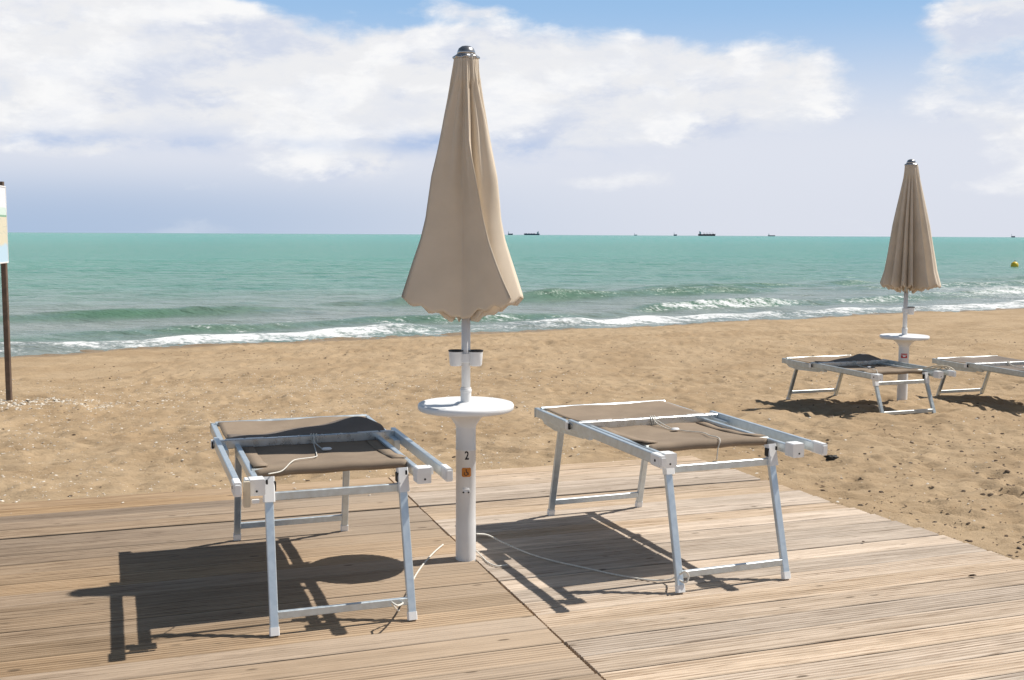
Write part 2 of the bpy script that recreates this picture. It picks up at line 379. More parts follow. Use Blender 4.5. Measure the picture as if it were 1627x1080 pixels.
ga = np.concatenate([-np.geomspace(60000, 90, 26), np.arange(-80, -16, .8), np.arange(-16, 60, .22), np.arange(60, 130, .8), np.geomspace(132, 60000, 26)])
gd = np.concatenate([np.arange(18.6, 46, .11), np.arange(46, 90, .3), np.geomspace(90.5, 60000, 90)])
A, Dd = np.meshgrid(ga, gd)
al = (math.cos(R(31)), math.sin(R(31)))
wob = 1.1*fbm(A, A*0, .05, 3) + .5*fbm(A, A*0+5, .25, 3)
zs = np.full_like(A, SEA_Z); damp = np.exp(-np.maximum(Dd-60, 0)/60)
zs += damp*sstep(Dd, 20.2, 23)*(.085*fbm(A*.5, Dd, .45, 3) + .05*fbm(A*.6, Dd, 1.5, 3))
crest = np.zeros_like(A); foam = np.zeros_like(A)
# low breakers running along the shore: (centre a, half length, distance, height, width, foam)
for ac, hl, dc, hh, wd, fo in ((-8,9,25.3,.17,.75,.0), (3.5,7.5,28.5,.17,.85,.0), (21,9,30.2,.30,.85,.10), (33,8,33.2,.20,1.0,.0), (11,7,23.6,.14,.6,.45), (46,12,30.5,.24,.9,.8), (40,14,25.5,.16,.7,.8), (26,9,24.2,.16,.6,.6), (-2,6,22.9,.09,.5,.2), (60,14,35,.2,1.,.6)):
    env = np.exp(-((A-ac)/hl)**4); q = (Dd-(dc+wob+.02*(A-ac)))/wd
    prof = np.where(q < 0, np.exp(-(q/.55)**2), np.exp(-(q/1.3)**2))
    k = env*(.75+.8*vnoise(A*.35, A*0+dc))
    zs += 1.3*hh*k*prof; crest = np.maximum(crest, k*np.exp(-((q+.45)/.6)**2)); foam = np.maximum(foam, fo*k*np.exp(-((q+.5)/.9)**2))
# swash line: broken white water along the beach
edge = SHORE_D + .35*fbm(A, A*0+2, .12, 3) + .2*fbm(A, A*0, .8, 3)
q = Dd-edge
sw = np.where(q < .8, .52+.25*sstep(q, .0, .7), np.exp(-((q-.8)/.5)**2)*.80)*sstep(q, -.1, .12)*(.85+.9*fbm(A*.6, Dd, .6, 3))
swz = np.exp(-((q-1.0)/.5)**2)*.10*(.6+1.2*(vnoise(A*.9, Dd*.7)+.5))
zs += swz; foam = np.maximum(foam, sw*.9)
rt = sstep(A, 26, 38)*sstep(Dd, 20, 21)*(1-sstep(Dd, 29, 35)); foam = np.maximum(foam, rt*(.42+.55*fbm(A*.35, Dd, .5, 3)))
zs = np.where(q < .6, zs - sstep(-q, -.6, .9)*.03, zs)
P = np.stack([A*al[0]+Dd*SHORE_N[0], A*al[1]+Dd*SHORE_N[1], zs], -1)
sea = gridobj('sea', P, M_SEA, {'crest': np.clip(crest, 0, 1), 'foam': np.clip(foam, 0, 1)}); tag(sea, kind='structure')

# ------------------------------------------------------------------ wooden deck
jb = MB()
for s in (-1.9, -.9, .1, 1.1, 1.5, 1.66, 2.4, 3.2, 3.72): jb.bar((s, 1.5, -.085), (s, T_FAR-.03, -.085), .05, .09)
deck = jb.build('wooden_deck', M_JOIST); deck.rotation_euler = (0, 0, PHI); tag(deck, 'weathered wooden plank deck laid in the sand under the two tall loungers', None, None, 'structure')
PITCHW, PLW = .1615, .1525
def plank(s0, s1, tc_, zoff, m):
    ng = 7; half = PLW/2; gdep = random.choice((.0018, .0030, .0040, .0046)); prof = [(-half, -.028), (-half, -.004), (-half+.004, 0)]
    step = (PLW-.008)/ng
    for k in range(ng):
        a = -half+.004+k*step+random.uniform(-.0012, .0012); gd_ = gdep*random.uniform(.5, 1.2)
        if k: prof += [(a-.0052, 0), (a-.0026, -gd_), (a+.0026, -gd_), (a+.0052, 0)]
    prof += [(half-.004, 0), (half, -.004), (half, -.028)]
    L = s1-s0; ns = 7; mb = MB(); rings = []
    wz = [random.uniform(-.0014, .0014) for _ in range(ns+1)]; wy = [random.uniform(-.0012, .0012) for _ in range(ns+1)]
    tilt = random.uniform(-.010, .010)
    for i in range(ns+1):
        rings.append([(L*i/ns, y+wy[i], z+wz[i]+tilt*y) for y, z in prof])
    mb.loft(rings)
    o = mb.build('plank', m, deck); o.location = (s0, tc_, zoff); return o
SEAM = 1.578; row = 0; tcen = T_FAR-PLW/2
while tcen > 1.7:
    if row == 5: tcen -= .010
    zo = random.uniform(-.0015, .0015) + (.006 if row < 5 else 0)
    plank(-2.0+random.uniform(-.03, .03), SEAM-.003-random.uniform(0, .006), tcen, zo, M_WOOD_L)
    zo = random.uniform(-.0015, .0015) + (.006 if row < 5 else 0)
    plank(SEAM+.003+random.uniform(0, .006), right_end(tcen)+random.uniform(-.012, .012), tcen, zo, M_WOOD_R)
    tcen -= PITCHW; row += 1

# ------------------------------------------------------------------ sun loungers
def sling(name, y0, y1, xw, zf, mtl, parent, nx=28, ny=22, hem=True, thick=.004):
    """a stretched cloth: zf(u,v) height, u across -1..1, v 0 near..1 far; the near edge rolls over its tube"""
    V = []; F = []; rows = []
    if hem:
        for k in range(7):
            a = R(-150+k*40); rows.append(('roll', a))
    for j in range(ny+1): rows.append(('flat', j/ny))
    for kind, q in rows:
        for i in range(nx+1):
            u = -1+2*i/nx
            if kind == 'roll':
                r = .021; z = zf(u, 0)-r+r*math.sin(q); y = y0-.0-r*math.cos(q)*1.0
                V.append((u*xw, y, z))
            else: V.append((u*xw, y0+(y1-y0)*q, zf(u, q)))
    n = nx+1
    for j in range(len(rows)-1):
        for i in range(nx): F.append((j*n+i, j*n+i+1, (j+1)*n+i+1, (j+1)*n+i))
    o = mobj(name, V, F, mtl, parent, True)
    md = o.modifiers.new('thickness', 'SOLIDIFY'); md.thickness = thick; md.offset = -1
    return o
def lounger(loc, rz, h, label, flap=0.0, cord='left', alu=M_ALU, cloth=M_SLING, flapcloth=M_SLING_D, beige=False, lx=.28, seed=1, loose=False):
    """h: height of the top of the side rails. Local x across, y along (near end negative)"""
    rd = random.Random(seed)
    root = empty('sun_lounger', loc, rz); tag(root, label, 'sun lounger', 'folding beach loungers with fabric slings')
    zt = h
    # legs: splayed pairs with a stretcher low down, feet caps
    for yb, yt in ((-.73, -.575), (.73, .585)):
        for s in (-1, 1):
            p0 = Vector((s*lx, yb, .0)); p1 = Vector((s*lx*.985, yt, zt-.055))
            leg = MB().bar(p0+(p1-p0)*.035, p1, .034, .024, up=(0, 1, 0)).build('leg', alu, root)
            MB().bar(p0, p0+(p1-p0)*.055, .038, .028, up=(0, 1, 0)).build('foot_cap', M_WHITE, leg)
        f = .075/ (zt-.055); y = yb+(yt-yb)*f
        MB().bar((-lx+.017, y, .075), (lx-.017, y, .075), .018, .032).build('stretcher', alu, root)
    f = (zt-.105)/(zt-.055); y = -.73+.155*f
    MB().bar((-lx+.012, y-.002, zt-.105), (lx-.012, y-.002, zt-.105), .018, .034).build('stretcher', alu, root)
    # long side rails, the hinged arms outside them and the far rails
    for s in (-1, 1):
        rail = MB().bar((s*.330, -.655, zt-.040), (s*.330, .10, zt-.036), .024, .044).build('side_rail', alu, root)
        far = MB().bar((s*.392, -.02, zt-.040), (s*.392, .665, zt-.030), .026, .048).build('far_rail', alu, root)
        pl = MB(); x = s*.376
        pl.add([(x, .08, zt-.062), (x, .66, zt-.052), (x, .60, zt-.085), (x, .46, zt-.098), (x, .10, zt-.080)], [(0, 1, 2, 3, 4)])
        po = pl.build('gusset', alu, root); md = po.modifiers.new('t', 'SOLIDIFY'); md.thickness = .004; md.offset = 0
        MB().box((s*.392, .672, zt-.030), .029, .014, .051).build('end_cap', M_BEIGE if beige else M_ALU_OLD, far)
        arm = MB().bar((s*.418, .175, zt-.012), (s*.414, -.74, zt-.020), .024, .046).build('hinged_arm', alu, root)
        MB().bar((s*.418, -.715, zt-.020), (s*.418, -.800, zt-.021), .031, .054, ch=.005).build('arm_cap', M_WHITE, arm)
        MB().box((s*.418, -.803, zt-.021), .022, .006, .036).build('cap_insert', M_WHITE, arm)
        MB().tube([(s*.430, -.755, zt-.02), (s*.4355, -.755, zt-.02)], .006, 10).build('bolt', M_BLACK, arm)
        MB().tube([(s*.40, .13, zt-.014), (s*.4345, .13, zt-.014)], .011, 12).build('pivot_bolt', M_BARE, arm)
        MB().box((s*.436, .165, zt-.020), .012, .034, .040).build('clip', M_WHITE, arm)
        MB().box((s*.436, .142, zt-.020), .010, .010, .030).build('clip_pad', M_BLACK, arm)
        # white corner block with its screw hole, and the bracket that holds the leg
        blk = MB().box((s*.335, -.688, zt-.036), .060, .064, .064, ch=.004).build('corner_block', M_WHITE, root)
        MB().tube([(s*.338, -.7195, zt-.050), (s*.338, -.7215, zt-.050)], .0045, 10).build('screw', M_BLACK, blk)
        MB().box((s*.372, -.672, zt-.022), .016, .05, .03).build('spacer', M_WHITE, blk)
        br = MB().bar((s*lx*.99, -.602, zt-.125), (s*lx*.985, -.577, zt-.026), .046, .036, up=(0, 1, 0), ch=.004).build('leg_bracket', M_WHITE, root)
        MB().box((s*(lx-.0265), -.588, zt-.062), .012, .024, .04).build('knuckle', M_BLACK, br)
        MB().box((s*(lx+.006), -.6135, zt-.040), .008, .006, .018, ch=.001).build('slot', M_BLACK, br)
        MB().tube([(s*.3425, .5, zt-.03), (s*.348, .5, zt-.03)], .006, 8).build('bolt', M_BLACK, root)
    if beige:
        MB().box((-.378, -.735, zt-.055), .026, .022, .10).build('latch_plate', M_BEIGE, root)
        MB().box((-.345, -.735, zt-.085), .03, .012, .014).build('latch_tab', M_WHITE, root)
    cb = MB().bar((-.405, .105, zt-.012), (.405, .105, zt-.012), .026, .040).build('cross_bar', M_BARE, root)
    for a, bb in ((-.385, -.30), (-.29, -.21), (.23, .33), (.34, .39)):
        MB().box(((a+bb)/2, .105, zt+.0092), bb-a, .022, .003, ch=.001).build('sleeve', M_WHITE, cb)
    for a in (-.14, -.05, .06, .15):
        MB().tube([(a, .103, zt+.0075), (a, .103, zt+.0105)], .006, 10).build('rivet', M_WHITE, cb)
    # cloth: the near sling lies lower, its hem rolled round a tube; the far sling runs to the far end
    ph = rd.uniform(0, 6)
    zn = lambda u, v: zt-.006-.016*math.sin(math.pi*min(1, v*1.0))*(1-.5*u*u)-.022*v-.006*abs(u)**6+.0015*math.sin(9*u+ph)
    sl = sling('near_sling', -.475, .100, .318, zn, cloth, root)
    for s in (-1, 1):
        zz = lambda u, v, s=s: zn(s*(.90+.1*u), v)+.004
        V = [(s*(.262+.06*k), -.47+.545*j/12, zn(s*.9, j/12)+.0045+.002*math.sin(j*1.3)) for j in range(13) for k in (0, 1)]
        F = [(2*j, 2*j+1, 2*j+3, 2*j+2) for j in range(12)]
        ho = mobj('side_hem', V, F, cloth, sl, True); md = ho.modifiers.new('t', 'SOLIDIFY'); md.thickness = .004
    MB().tube([(-.33, -.475, zt-.027), (.33, -.475, zt-.027)], .016, 12).build('hem_tube', M_ALU_OLD, root)
    zfar = lambda u, v: zt+.002-.020*math.sin(math.pi*v)*(1-u*u*.7)+.003*math.sin(5*u+ph)*v
    sling('far_sling', .116, .625, .372, zfar, cloth, root, hem=False)
    MB().tube([(-.385, .632, zt-.006), (.385, .632, zt-.006)], .013, 10).build('end_tube', alu, root)
    if flap > 0:      # the loose sun hood folded down over the far sling, its edge wavy
        prof = [(-1, .10), (-.8, .06), (-.5, .12), (-.2, .25), (.05, .45), (.3, .62), (.55, .86), (.72, 1.0), (.85, .90), (1, .45)]
        xs_ = [a for a, _ in prof]; hs_ = [b_ for _, b_ in prof]
        V = []; F = []; nx, ny = 40, 8
        for j in range(ny+1):
            for i in range(nx+1):
                u = -1+2*i/nx; hh = float(np.interp(u, xs_, hs_))*flap; q = j/ny
                V.append((u*.366, .122+.20*q*(.4+.6*hh/flap), zt+.006+hh*math.sin(q*math.pi*.62)+.004*math.sin(u*8+q*3)))
        for j in range(ny):
            for i in range(nx): a = j*(nx+1)+i; F.append((a, a+1, a+nx+2, a+nx+1))
        fo = mobj('folded_hood', V, F, flapcloth, root, True); md = fo.modifiers.new('t', 'SOLIDIFY'); md.thickness = .003
    # the cord knotted round the cross bar, with its toggle
    cx = .02
    k = MB()
    for a in (-.012, .0, .013):
        k.tube([Vector((cx+a+.004*math.sin(q*2), .105+.021*math.cos(q), zt-.012+.026*math.sin(q))) for q in np.linspace(0, 6.283, 15)], .0028, 6)
    pts = [(cx, .082, zt+.004), (cx-.006, .05, zt-.012), (cx+.012, -.03, zt-.030), (cx+.028, -.075, zt-.028)]
    k.tube(smooth_path(pts), .0026, 6)
    e = (-1 if cord == 'left' else 1)
    if cord == 'left':
        pts = [(cx-.004, .085, zt+.002), (cx-.012, .02, zt-.022), (cx-.03, -.15, zt-.030), (cx-.055, -.26, zt-.022), (cx-.15, -.36, zt-.008), (cx-.19, -.46, zt-.000), (cx-.235, -.53, zt-.016), (cx-.30, -.62, zt-.006)]
    else:
        pts = [(cx+.005, .085, zt+.002), (cx+.03, -.02, zt-.026), (cx+.06, -.12, zt-.028), (cx+.10, -.22, zt-.022), (cx+.06, -.36, zt-.010), (cx+.035, -.49, zt-.003), (cx+.02, -.50, zt-.05), (cx+.012, -.505, zt-.10)]
    k.tube(smooth_path(pts), .0026, 6)
    co_ = k.build('cord', M_ROPE, root, True)
    MB().loft([[(cx+.028+a*math.cos(q), -.085+b_*math.sin(q), zt-.030+zz) for q in np.linspace(0, 6.283, 13)[:-1]] for a, b_, zz in ((.018, .010, 0), (.024, .015, .005), (.018, .010, .012))]).build('toggle', M_WHITE, co_)
    if loose:
        mb = MB(); 
        for s in (0, 1, 2):
            pts = [(.33+.03*s, -.50-.05*s, zt+.0), (.38+.02*s, -.62, zt+.035-.012*s), (.44, -.70+.03*s, zt+.03), (.47-.02*s, -.74, zt-.01-.02*s), (.41, -.70, zt-.03)]
            mb.tube(smooth_path(pts), .007, 6)
        mb.build('tied_strap', M_BEIGE, root, True)
    return root
def centre(pts, fn): 
    c = Vector((0, 0, 0))
    for q in pts: c += fn(*q)
    return c/len(pts)
c1 = centre([(428,1012),(655,985),(381,858),(549,843)], at); c2 = centre([(1083,942),(1259,920),(870,818),(1010,806)], at)
lounger((c1.x, c1.y, .004), R(19.6), .632, 'tall taupe sling lounger on deck with wavy grey hood folded over its far half', flap=.046, cord='left', beige=True, seed=2)
lounger((c2.x, c2.y, .004), R(21.3), .632, 'tall taupe sling lounger on pale deck planks with flat brown cloth', cord='right', seed=5, cloth=M_SLING)
c3 = centre([(1385,665),(1470,660),(1268,632),(1345,628)], at_sand)
lounger((c3.x, c3.y, c3.z-.03), R(20.5), .435, 'low grey sling lounger on sand beside the distant closed umbrella', flap=.05, alu=M_ALU_OLD, cloth=M_SLING, flapcloth=M_SLING_D, loose=True, seed=9, lx=.285)
e1, e2 = at_sand(1487, 626), at_sand(1560, 622); mid = (e1+e2)/2; az4 = R(19.5)
lounger((mid.x+math.sin(az4)*.73, mid.y-math.cos(az4)*.73, mid.z-.03), az4, .435, 'low grey lounger on sand, standing beyond the red-stickered umbrella post', alu=M_ALU_OLD, cloth=M_SLING_D, seed=12, lx=.285)

# ------------------------------------------------------------------ umbrella stands with round table
def wrap(o, r, zc, face):
    """bend a flat xy mesh onto the post's front: x -> arc, y -> height"""
    for v in o.data.vertices:
        a = face + v.co.x/r; z = zc+v.co.y; rr = r+v.co.z
        v.co = (rr*math.cos(a), rr*math.sin(a), z)
    return o
def flat(name, polys, z, m, parent):
    mb = MB()
    for pl in polys: mb.add([(x, y, z) for x, y in pl], [tuple(range(len(pl)))])
    return mb.build(name, m, parent)
def disc(cx, cy, r, n=14, a0=0, a1=6.2832): return [(cx+r*math.cos(a0+(a1-a0)*k/n), cy+r*math.sin(a0+(a1-a0)*k/n)) for k in range(n)]
def arcband(cx, cy, r, w, a0, a1, n=12):
    o_ = []
    for k in range(n):
        q0, q1 = a0+(a1-a0)*k/n, a0+(a1-a0)*(k+1)/n
        o_.append([(cx+(r-w)*math.cos(q0), cy+(r-w)*math.sin(q0)), (cx+(r+w)*math.cos(q0), cy+(r+w)*math.sin(q0)), (cx+(r+w)*math.cos(q1), cy+(r+w)*math.sin(q1)), (cx+(r-w)*math.cos(q1), cy+(r-w)*math.sin(q1))])
    return o_
def stand(loc, rz, label, ztab, number=True, sink=0.0):
    root = empty('umbrella_stand', loc, rz); tag(root, label, 'umbrella stand', 'umbrella posts with round tables')
    r = .0485
    post = MB().lathe([(r+.001, -.05-sink), (r+.001, .18), (r, .185), (r, ztab*.70), (r+.0012, ztab*.702), (r+.0012, ztab*.712), (r, ztab*.714), (r, ztab-.105)], 40).build('post', M_POST, root); autosmooth(post)
    top = MB().lathe([(.0, ztab-.03), (.049, ztab-.118), (.052, ztab-.105), (.075, ztab-.072), (.115, ztab-.045), (.20, ztab-.036), (.225, ztab-.033), (.232, ztab-.026), (.233, ztab-.010), (.229, ztab-.002), (.222, ztab), (.205, ztab-.006), (.06, ztab-.007), (.045, ztab+.004), (.030, ztab+.006)], 64).build('table_top', M_WHITE, root); autosmooth(top, 50)
    MB().lathe([(.026, ztab+.0), (.026, ztab+.055), (.0285, ztab+.057), (.0285, ztab+.066), (.026, ztab+.068), (.0255, ztab+.075), (.022, ztab+.076)], 24).build('socket_collar', M_POST, root)
    fc = math.atan2(-loc[1], -loc[0]) - rz   # side of the post turned towards the boardwalk
    if number:
        cu = bpy.data.curves.new('two', 'FONT'); cu.body = '2'; cu.size = .058; cu.offset = .0012; cu.align_x = 'CENTER'; cu.align_y = 'CENTER'
        to = bpy.data.objects.new('tmp', cu); COL.objects.link(to); dg = bpy.context.evaluated_depsgraph_get()
        me = bpy.data.meshes.new_from_object(to.evaluated_get(dg)); bpy.data.objects.remove(to)
        bm = bmesh.new(); bm.from_mesh(me); bmesh.ops.triangulate(bm, faces=bm.faces); bmesh.ops.subdivide_edges(bm, edges=bm.edges, cuts=1); bm.to_mesh(me); bm.free()
        no = bpy.data.objects.new('number_two', me); COL.objects.link(no); me.materials.append(M_INK); no.parent = root
        for v in no.data.vertices: v.co = (v.co.x*.72, v.co.y, .0012)
        tag(wrap(no, r, .521, fc+.10), 'black number 2 printed on the post')
        sq = .0225; ch = .005
        st = flat('accessible_sticker', [[(-sq+ch, -sq), (0, -sq), (sq-ch, -sq), (sq, -sq+ch), (sq, sq-ch), (sq-ch, sq), (0, sq), (-sq+ch, sq), (-sq, sq-ch), (-sq, -sq+ch)]], .0012, M_ORANGE, root)
        bm = bmesh.new(); bm.from_mesh(st.data); bmesh.ops.triangulate(bm, faces=bm.faces); bmesh.ops.subdivide_edges(bm, edges=bm.edges, cuts=2); bm.to_mesh(st.data); bm.free()
        wrap(st, r, .440, fc+.06); tag(st, 'orange sticker with black wheelchair symbol')
        sy = flat('wheelchair_symbol', [disc(-.001, .0125, .0032)] + arcband(-.002, -.006, .0085, .0014, R(130), R(400)) +
                  [[(-.0025, .009), (.0008, .009), (.0012, -.002), (-.0018, -.002)], [(-.0018, .002), (.0075, .002), (.0075, -.0005), (-.0018, -.0005)], [(.005, -.0005), (.0078, -.0005), (.0115, -.011), (.009, -.012)]], .0024, M_INK, st)
        wrap(sy, r, .440, fc+.06)
        plt = MB(); plt.box((0, 0, .003), .034, .016, .006, ch=.001); po = plt.build('screw_plate', M_WHITE, root)
        bm = bmesh.new(); bm.from_mesh(po.data); bmesh.ops.subdivide_edges(bm, edges=bm.edges, cuts=2); bm.to_mesh(po.data); bm.free(); wrap(po, r, .350, fc+.02)
        for sx_ in (-1, 1):
            so = flat('screw', [disc(sx_*.011, -.004, .0042)], .0075, M_BLACK, po); wrap(so, r, .347, fc+.02)
    else:
        so = flat('red_sticker', [[(-.03+.01*k, -.022), (-.02+.01*k, -.022), (-.02+.01*k, .022), (-.03+.01*k, .022)] for k in range(6)], .0012, M_RED, root); wrap(so, r, ztab-.20, fc+.1); tag(so, 'red sticker below the table')
        sw_ = flat('sticker_mark', [[(-.012, -.010), (.0, -.010), (.0, .004), (-.012, .004)], [(.0, -.010), (.012, -.010), (.012, .004), (.0, .004)]], .0022, M_WHITE, so); wrap(sw_, r, ztab-.20, fc+.1)
    return root
pb = at(740, 887); PX, PY = pb.x, pb.y
stand((PX, PY, 0), 0, 'white umbrella post with round table, marked 2 with an orange wheelchair sticker', .772)
fb = at_sand(1433, 637); FX, FY, FZ = fb.x, fb.y, fb.z
FS = .655
stand((FX, FY, FZ), 0, 'white umbrella post with round table and red sticker standing in sand', FS, number=False, sink=.3)

# ------------------------------------------------------------------ closed umbrellas
def canopy(parent, lobes, prof, ztop, drop_in, drop_tip, m, seed, rin_b=.056, pleat=.0065):
    """closed parasol cloth. lobes: (valley angle, tip angle half way, tip angle at the hem, reach, bulge near, bulge far); prof: v -> outer radius"""
    n = len(lobes); K = 16; NV = 72; ph = random.Random(seed)
    pht = [ph.uniform(0, 6.28) for _ in range(n)]
    rings = []
    for v in np.linspace(0, 1, NV+1):
        ro = float(np.interp(v, [a for a, _ in prof], [b_ for _, b_ in prof])); ri = min(ro*.72, .040+(rin_b-.040)*v)
        if v < .10: ri = ro*(.96-.24*v/.10)
        ring = []; g = float(sstep(np.array(v), .0, .30))
        for i, (va, t0, t1, k, b0, b1) in enumerate(lobes):
            vb = lobes[(i+1) % n][0]; vb = vb if vb > va else vb+360
            mid_ = (va+vb)/2; ta = t0+(t1-t0)*max(0, (v-.35)/.65); tip = mid_+(ta-mid_)*g
            rt = max(ri*1.05, ro*k)
            cs = lambda a, r: np.array([math.cos(R(a)), math.sin(R(a))])*r
            Ap, Tp, Bp = cs(va, ri), cs(tip, rt), cs(vb, ri)
            for h_, (a, b_, bg_) in enumerate(((Ap, Tp, b0), (Tp, Bp, b1))):
                dvec = b_-a; L = np.linalg.norm(dvec)+1e-9; nrm = np.array([dvec[1], -dvec[0]])/L
                out = 1 if nrm@((a+b_)/2) > 0 else -1
                c_ = (a+b_)/2+nrm*bg_*L*out*2
                for q in range(K):
                    s = q/K; pt = a*(1-s)**2+2*c_*s*(1-s)+b_*s*s; rr = np.linalg.norm(pt)
                    sh_ = (s if h_ == 0 else 1-s)
                    zb = ztop-(drop_in+(drop_tip-drop_in)*sh_**.8)
                    zig = ((abs(((i*2+h_+s)*3.0+.3*math.sin(i*2.7)) % 1-.5)-.25)*.05+.010*math.sin(i*3.1+s*5))*max(0, (v-.86)/.14)**1.6
                    z = ztop+(zb-ztop)*v + zig
                    w_ = pleat*math.sin(s*math.pi*4+pht[i])*math.sin(math.pi*min(1, v*1.5+.04))*min(1, rr/.06)
                    w_ += .0035*math.sin(11*v+5*s+pht[i])*v*sh_
                    ring.append((pt[0]*(1+w_/rr), pt[1]*(1+w_/rr), z))
        rings.append(ring)
    o = MB().loft(rings, cap=False).build('canopy', m, parent, True)
    md = o.modifiers.new('cloth', 'SOLIDIFY'); md.thickness = .0025; md.offset = -1
    return o
def cup_holder(parent, z, xs, rp):
    br = MB().lathe([(rp+.001, z-.015), (rp+.010, z-.012), (rp+.010, z+.030), (rp+.001, z+.033)], 24).build('cup_holder', M_WHITE, parent)
    autosmooth(br)
    for x in xs:
        cup = MB().lathe([(.0, z-.030), (.026, z-.030), (.030, z-.022), (.0345, z+.040), (.0325, z+.040), (.028, z-.018), (.0, z-.022)], 24, (x, -.010, 0), cap=False).build('cup', M_WHITE, br); autosmooth(cup)
        MB().lathe([(.0335, z+.038), (.0365, z+.040), (.0365, z+.046), (.031, z+.046), (.031, z+.038)], 24, (x, -.010, 0), cap=False).build('cup_rim', M_BLACK, cup)
    return br
root = empty('beach_umbrella', (PX, PY, .76)); tag(root, 'large closed cream umbrella standing in the post marked 2', 'umbrella', 'closed cream beach umbrellas')
o = MB().tube([(0, 0, .0), (0, 0, .45)], .0215, 24).build('pole', M_POST, root, True)
MB().tube([(0, 0, .40), (0, 0, 1.66)], .019, 20).build('inner_pole', M_ALU_OLD, root, True)
cup_holder(root, .225, (-.048, .048), .0215)
Z0 = 1.655
prof = [(0, .054), (.17, .088), (.36, .135), (.49, .170), (.58, .182), (.66, .191), (.75, .213), (.87, .258), (1, .305)]
lob = [(-103, -82, -41, .95, .03, .05), (-66, -18, -6, .90, .26, .06), (-20, 12, 22, .86, .2, .1), (28, 50, 60, .86, .14, .1), (74, 96, 112, .86, .14, .1), (118, 140, 150, .88, .14, .1), (160, 182, 186, .96, .1, .1), (206, 202, 195, 1.03, .05, .05)]
canopy(root, lob, prof, Z0, 1.245, 1.14, M_CANVAS, 3)
def top_cap(parent, z, k=1.0):
    n = 40; rings = []
    for r, dz, sc in ((.060, -.012, 1), (.062, -.006, 1), (.052, .004, .3), (.042, .012, 0)):
        rings.append([((r+.004*sc*math.cos(8*q))*math.cos(q)*k, (r+.004*sc*math.cos(8*q))*math.sin(q)*k, z+dz+.003*sc*math.cos(8*q)) for q in np.linspace(0, 6.2832, n+1)[:-1]])
    c_ = MB().loft(rings).build('cap_flange', M_STEEL, parent, True)
    MB().lathe([(.044*k, z+.008), (.043*k, z+.020), (.036*k, z+.036), (.022*k, z+.046), (.008*k, z+.049), (.0, z+.050)], 28).build('cap_dome', M_STEEL, parent, True)
top_cap(root, Z0+.004)
root = empty('beach_umbrella', (FX, FY, FZ+FS)); tag(root, 'closed greyish cream umbrella standing on the sand in the post with red sticker', 'umbrella', 'closed cream beach umbrellas')
MB().tube([(0, 0, -.02), (0, 0, .42)], .0215, 20).build('pole', M_POST, root, True)
MB().tube([(0, 0, .40), (0, 0, 1.66)], .019, 16).build('inner_pole', M_ALU_OLD, root, True)
cup_holder(root, .235, (.050,), .0215)
prof2 = [(0, .054), (.12, .080), (.3, .125), (.5, .175), (.7, .215), (.88, .25), (1, .29)]
lob2 = [(-128, -120, -118, .84, .12, .1), (-104, -97, -97, .84, .12, .1), (-86, -66, -62, .95, .06, .10), (-54, -36, -30, 1.02, .16, .08), (-24, -10, -4, 1.14, .2, .08), (12, 40, 40, 1.0, .12, .1), (60, 95, 95, .9, .12, .1), (115, 140, 140, .9, .12, .1), (160, 178, 178, .84, .12, .1), (198, 212, 214, .84, .12, .1)]
canopy(root, lob2, prof2, 1.66, 1.24, 1.17, M_CANVAS2, 5, rin_b=.062, pleat=.003)
top_cap(root, 1.664)

# ------------------------------------------------------------------ ropes lying on the deck
def rope(name, pts, r, label):
    o = MB().tube(smooth_path(pts, 10), r, 7).build(name, M_ROPE, None, True); tag(o, label, 'rope'); return o
def dk(px, py, z=.006): return at(px, py, z)
lp = at(1076, 921, .06)
rope('rope', [at(757, 848, .10), dk(775, 850, .07), dk(800, 862, .03), dk(840, 879), dk(880, 891), dk(930, 902), dk(980, 913), dk(1030, 921), dk(1062, 921, .02), at(1076, 915, .07), at(1088, 908, .10), at(1094, 914, .08), at(1090, 925, .05), at(1078, 921, .06)], .0042, 'long white rope running from the umbrella post to a lounger leg')
rope('rope', [dk(756, 874, .02), dk(766, 884), dk(775, 893), dk(790, 899), dk(806, 897)], .0035, 'short grey rope end lying in shade at the foot of the post')
rope('rope', [dk(704, 865), dk(690, 877), dk(676, 892), dk(664, 908), dk(656, 922), at(648, 940, .02), at(643, 955, .06), at(632, 962, .105), at(622, 957, .11), at(630, 968, .06), at(634, 970, .05)], .0042, 'short white rope lying beside the lounger leg near the post')

# ------------------------------------------------------------------ information sign
sp = at_sand(15, 640)
sg = empty('information_sign', sp); tag(sg, 'map information board on a brown steel pole in the sand', 'sign')
MB().bar((0, 0, -.4), (0, 0, 2.27), .054, .042, up=(0, 1, 0), ch=.005).build('pole', M_RUST, sg)
M_MAP, t, p = mat('printed_map')
co = t.node('ShaderNodeTexCoord').outputs['Object']; sp_ = t.node('ShaderNodeSeparateXYZ'); t.l.new(co, sp_.inputs[0]); zz = sp_.outputs[2]
nz = t.noise(co, 3.0, 5, .6)
c = t.mix(t.ramp(t.m('ADD', zz, t.m('MULTIPLY', t.m('SUBTRACT', nz, .5), .14)), 1.62, 1.66), (.50, .66, .78), (.70, .63, .46))
c = t.mix(t.ramp(zz, 1.905, 1.91, kind='LINEAR'), c, (.20, .38, .24)); c = t.mix(t.ramp(zz, 1.925, 1.93, kind='LINEAR'), c, (.62, .74, .66)); c = t.mix(t.ramp(zz, 2.00, 2.005, kind='LINEAR'), c, (.76, .77, .80))
rd_ = t.node('ShaderNodeTexVoronoi'); t.l.new(co, rd_.inputs[0]); rd_.inputs['Scale'].default_value = 5; rd_.feature = 'DISTANCE_TO_EDGE'
c = t.mix(t.m('MULTIPLY', t.ramp(rd_.outputs['Distance'], .012, .02, 1, 0), t.m('MULTIPLY', t.ramp(zz, 1.66, 1.67), t.ramp(zz, 1.89, 1.90, .35, 0))), c, (.35, .42, .33))
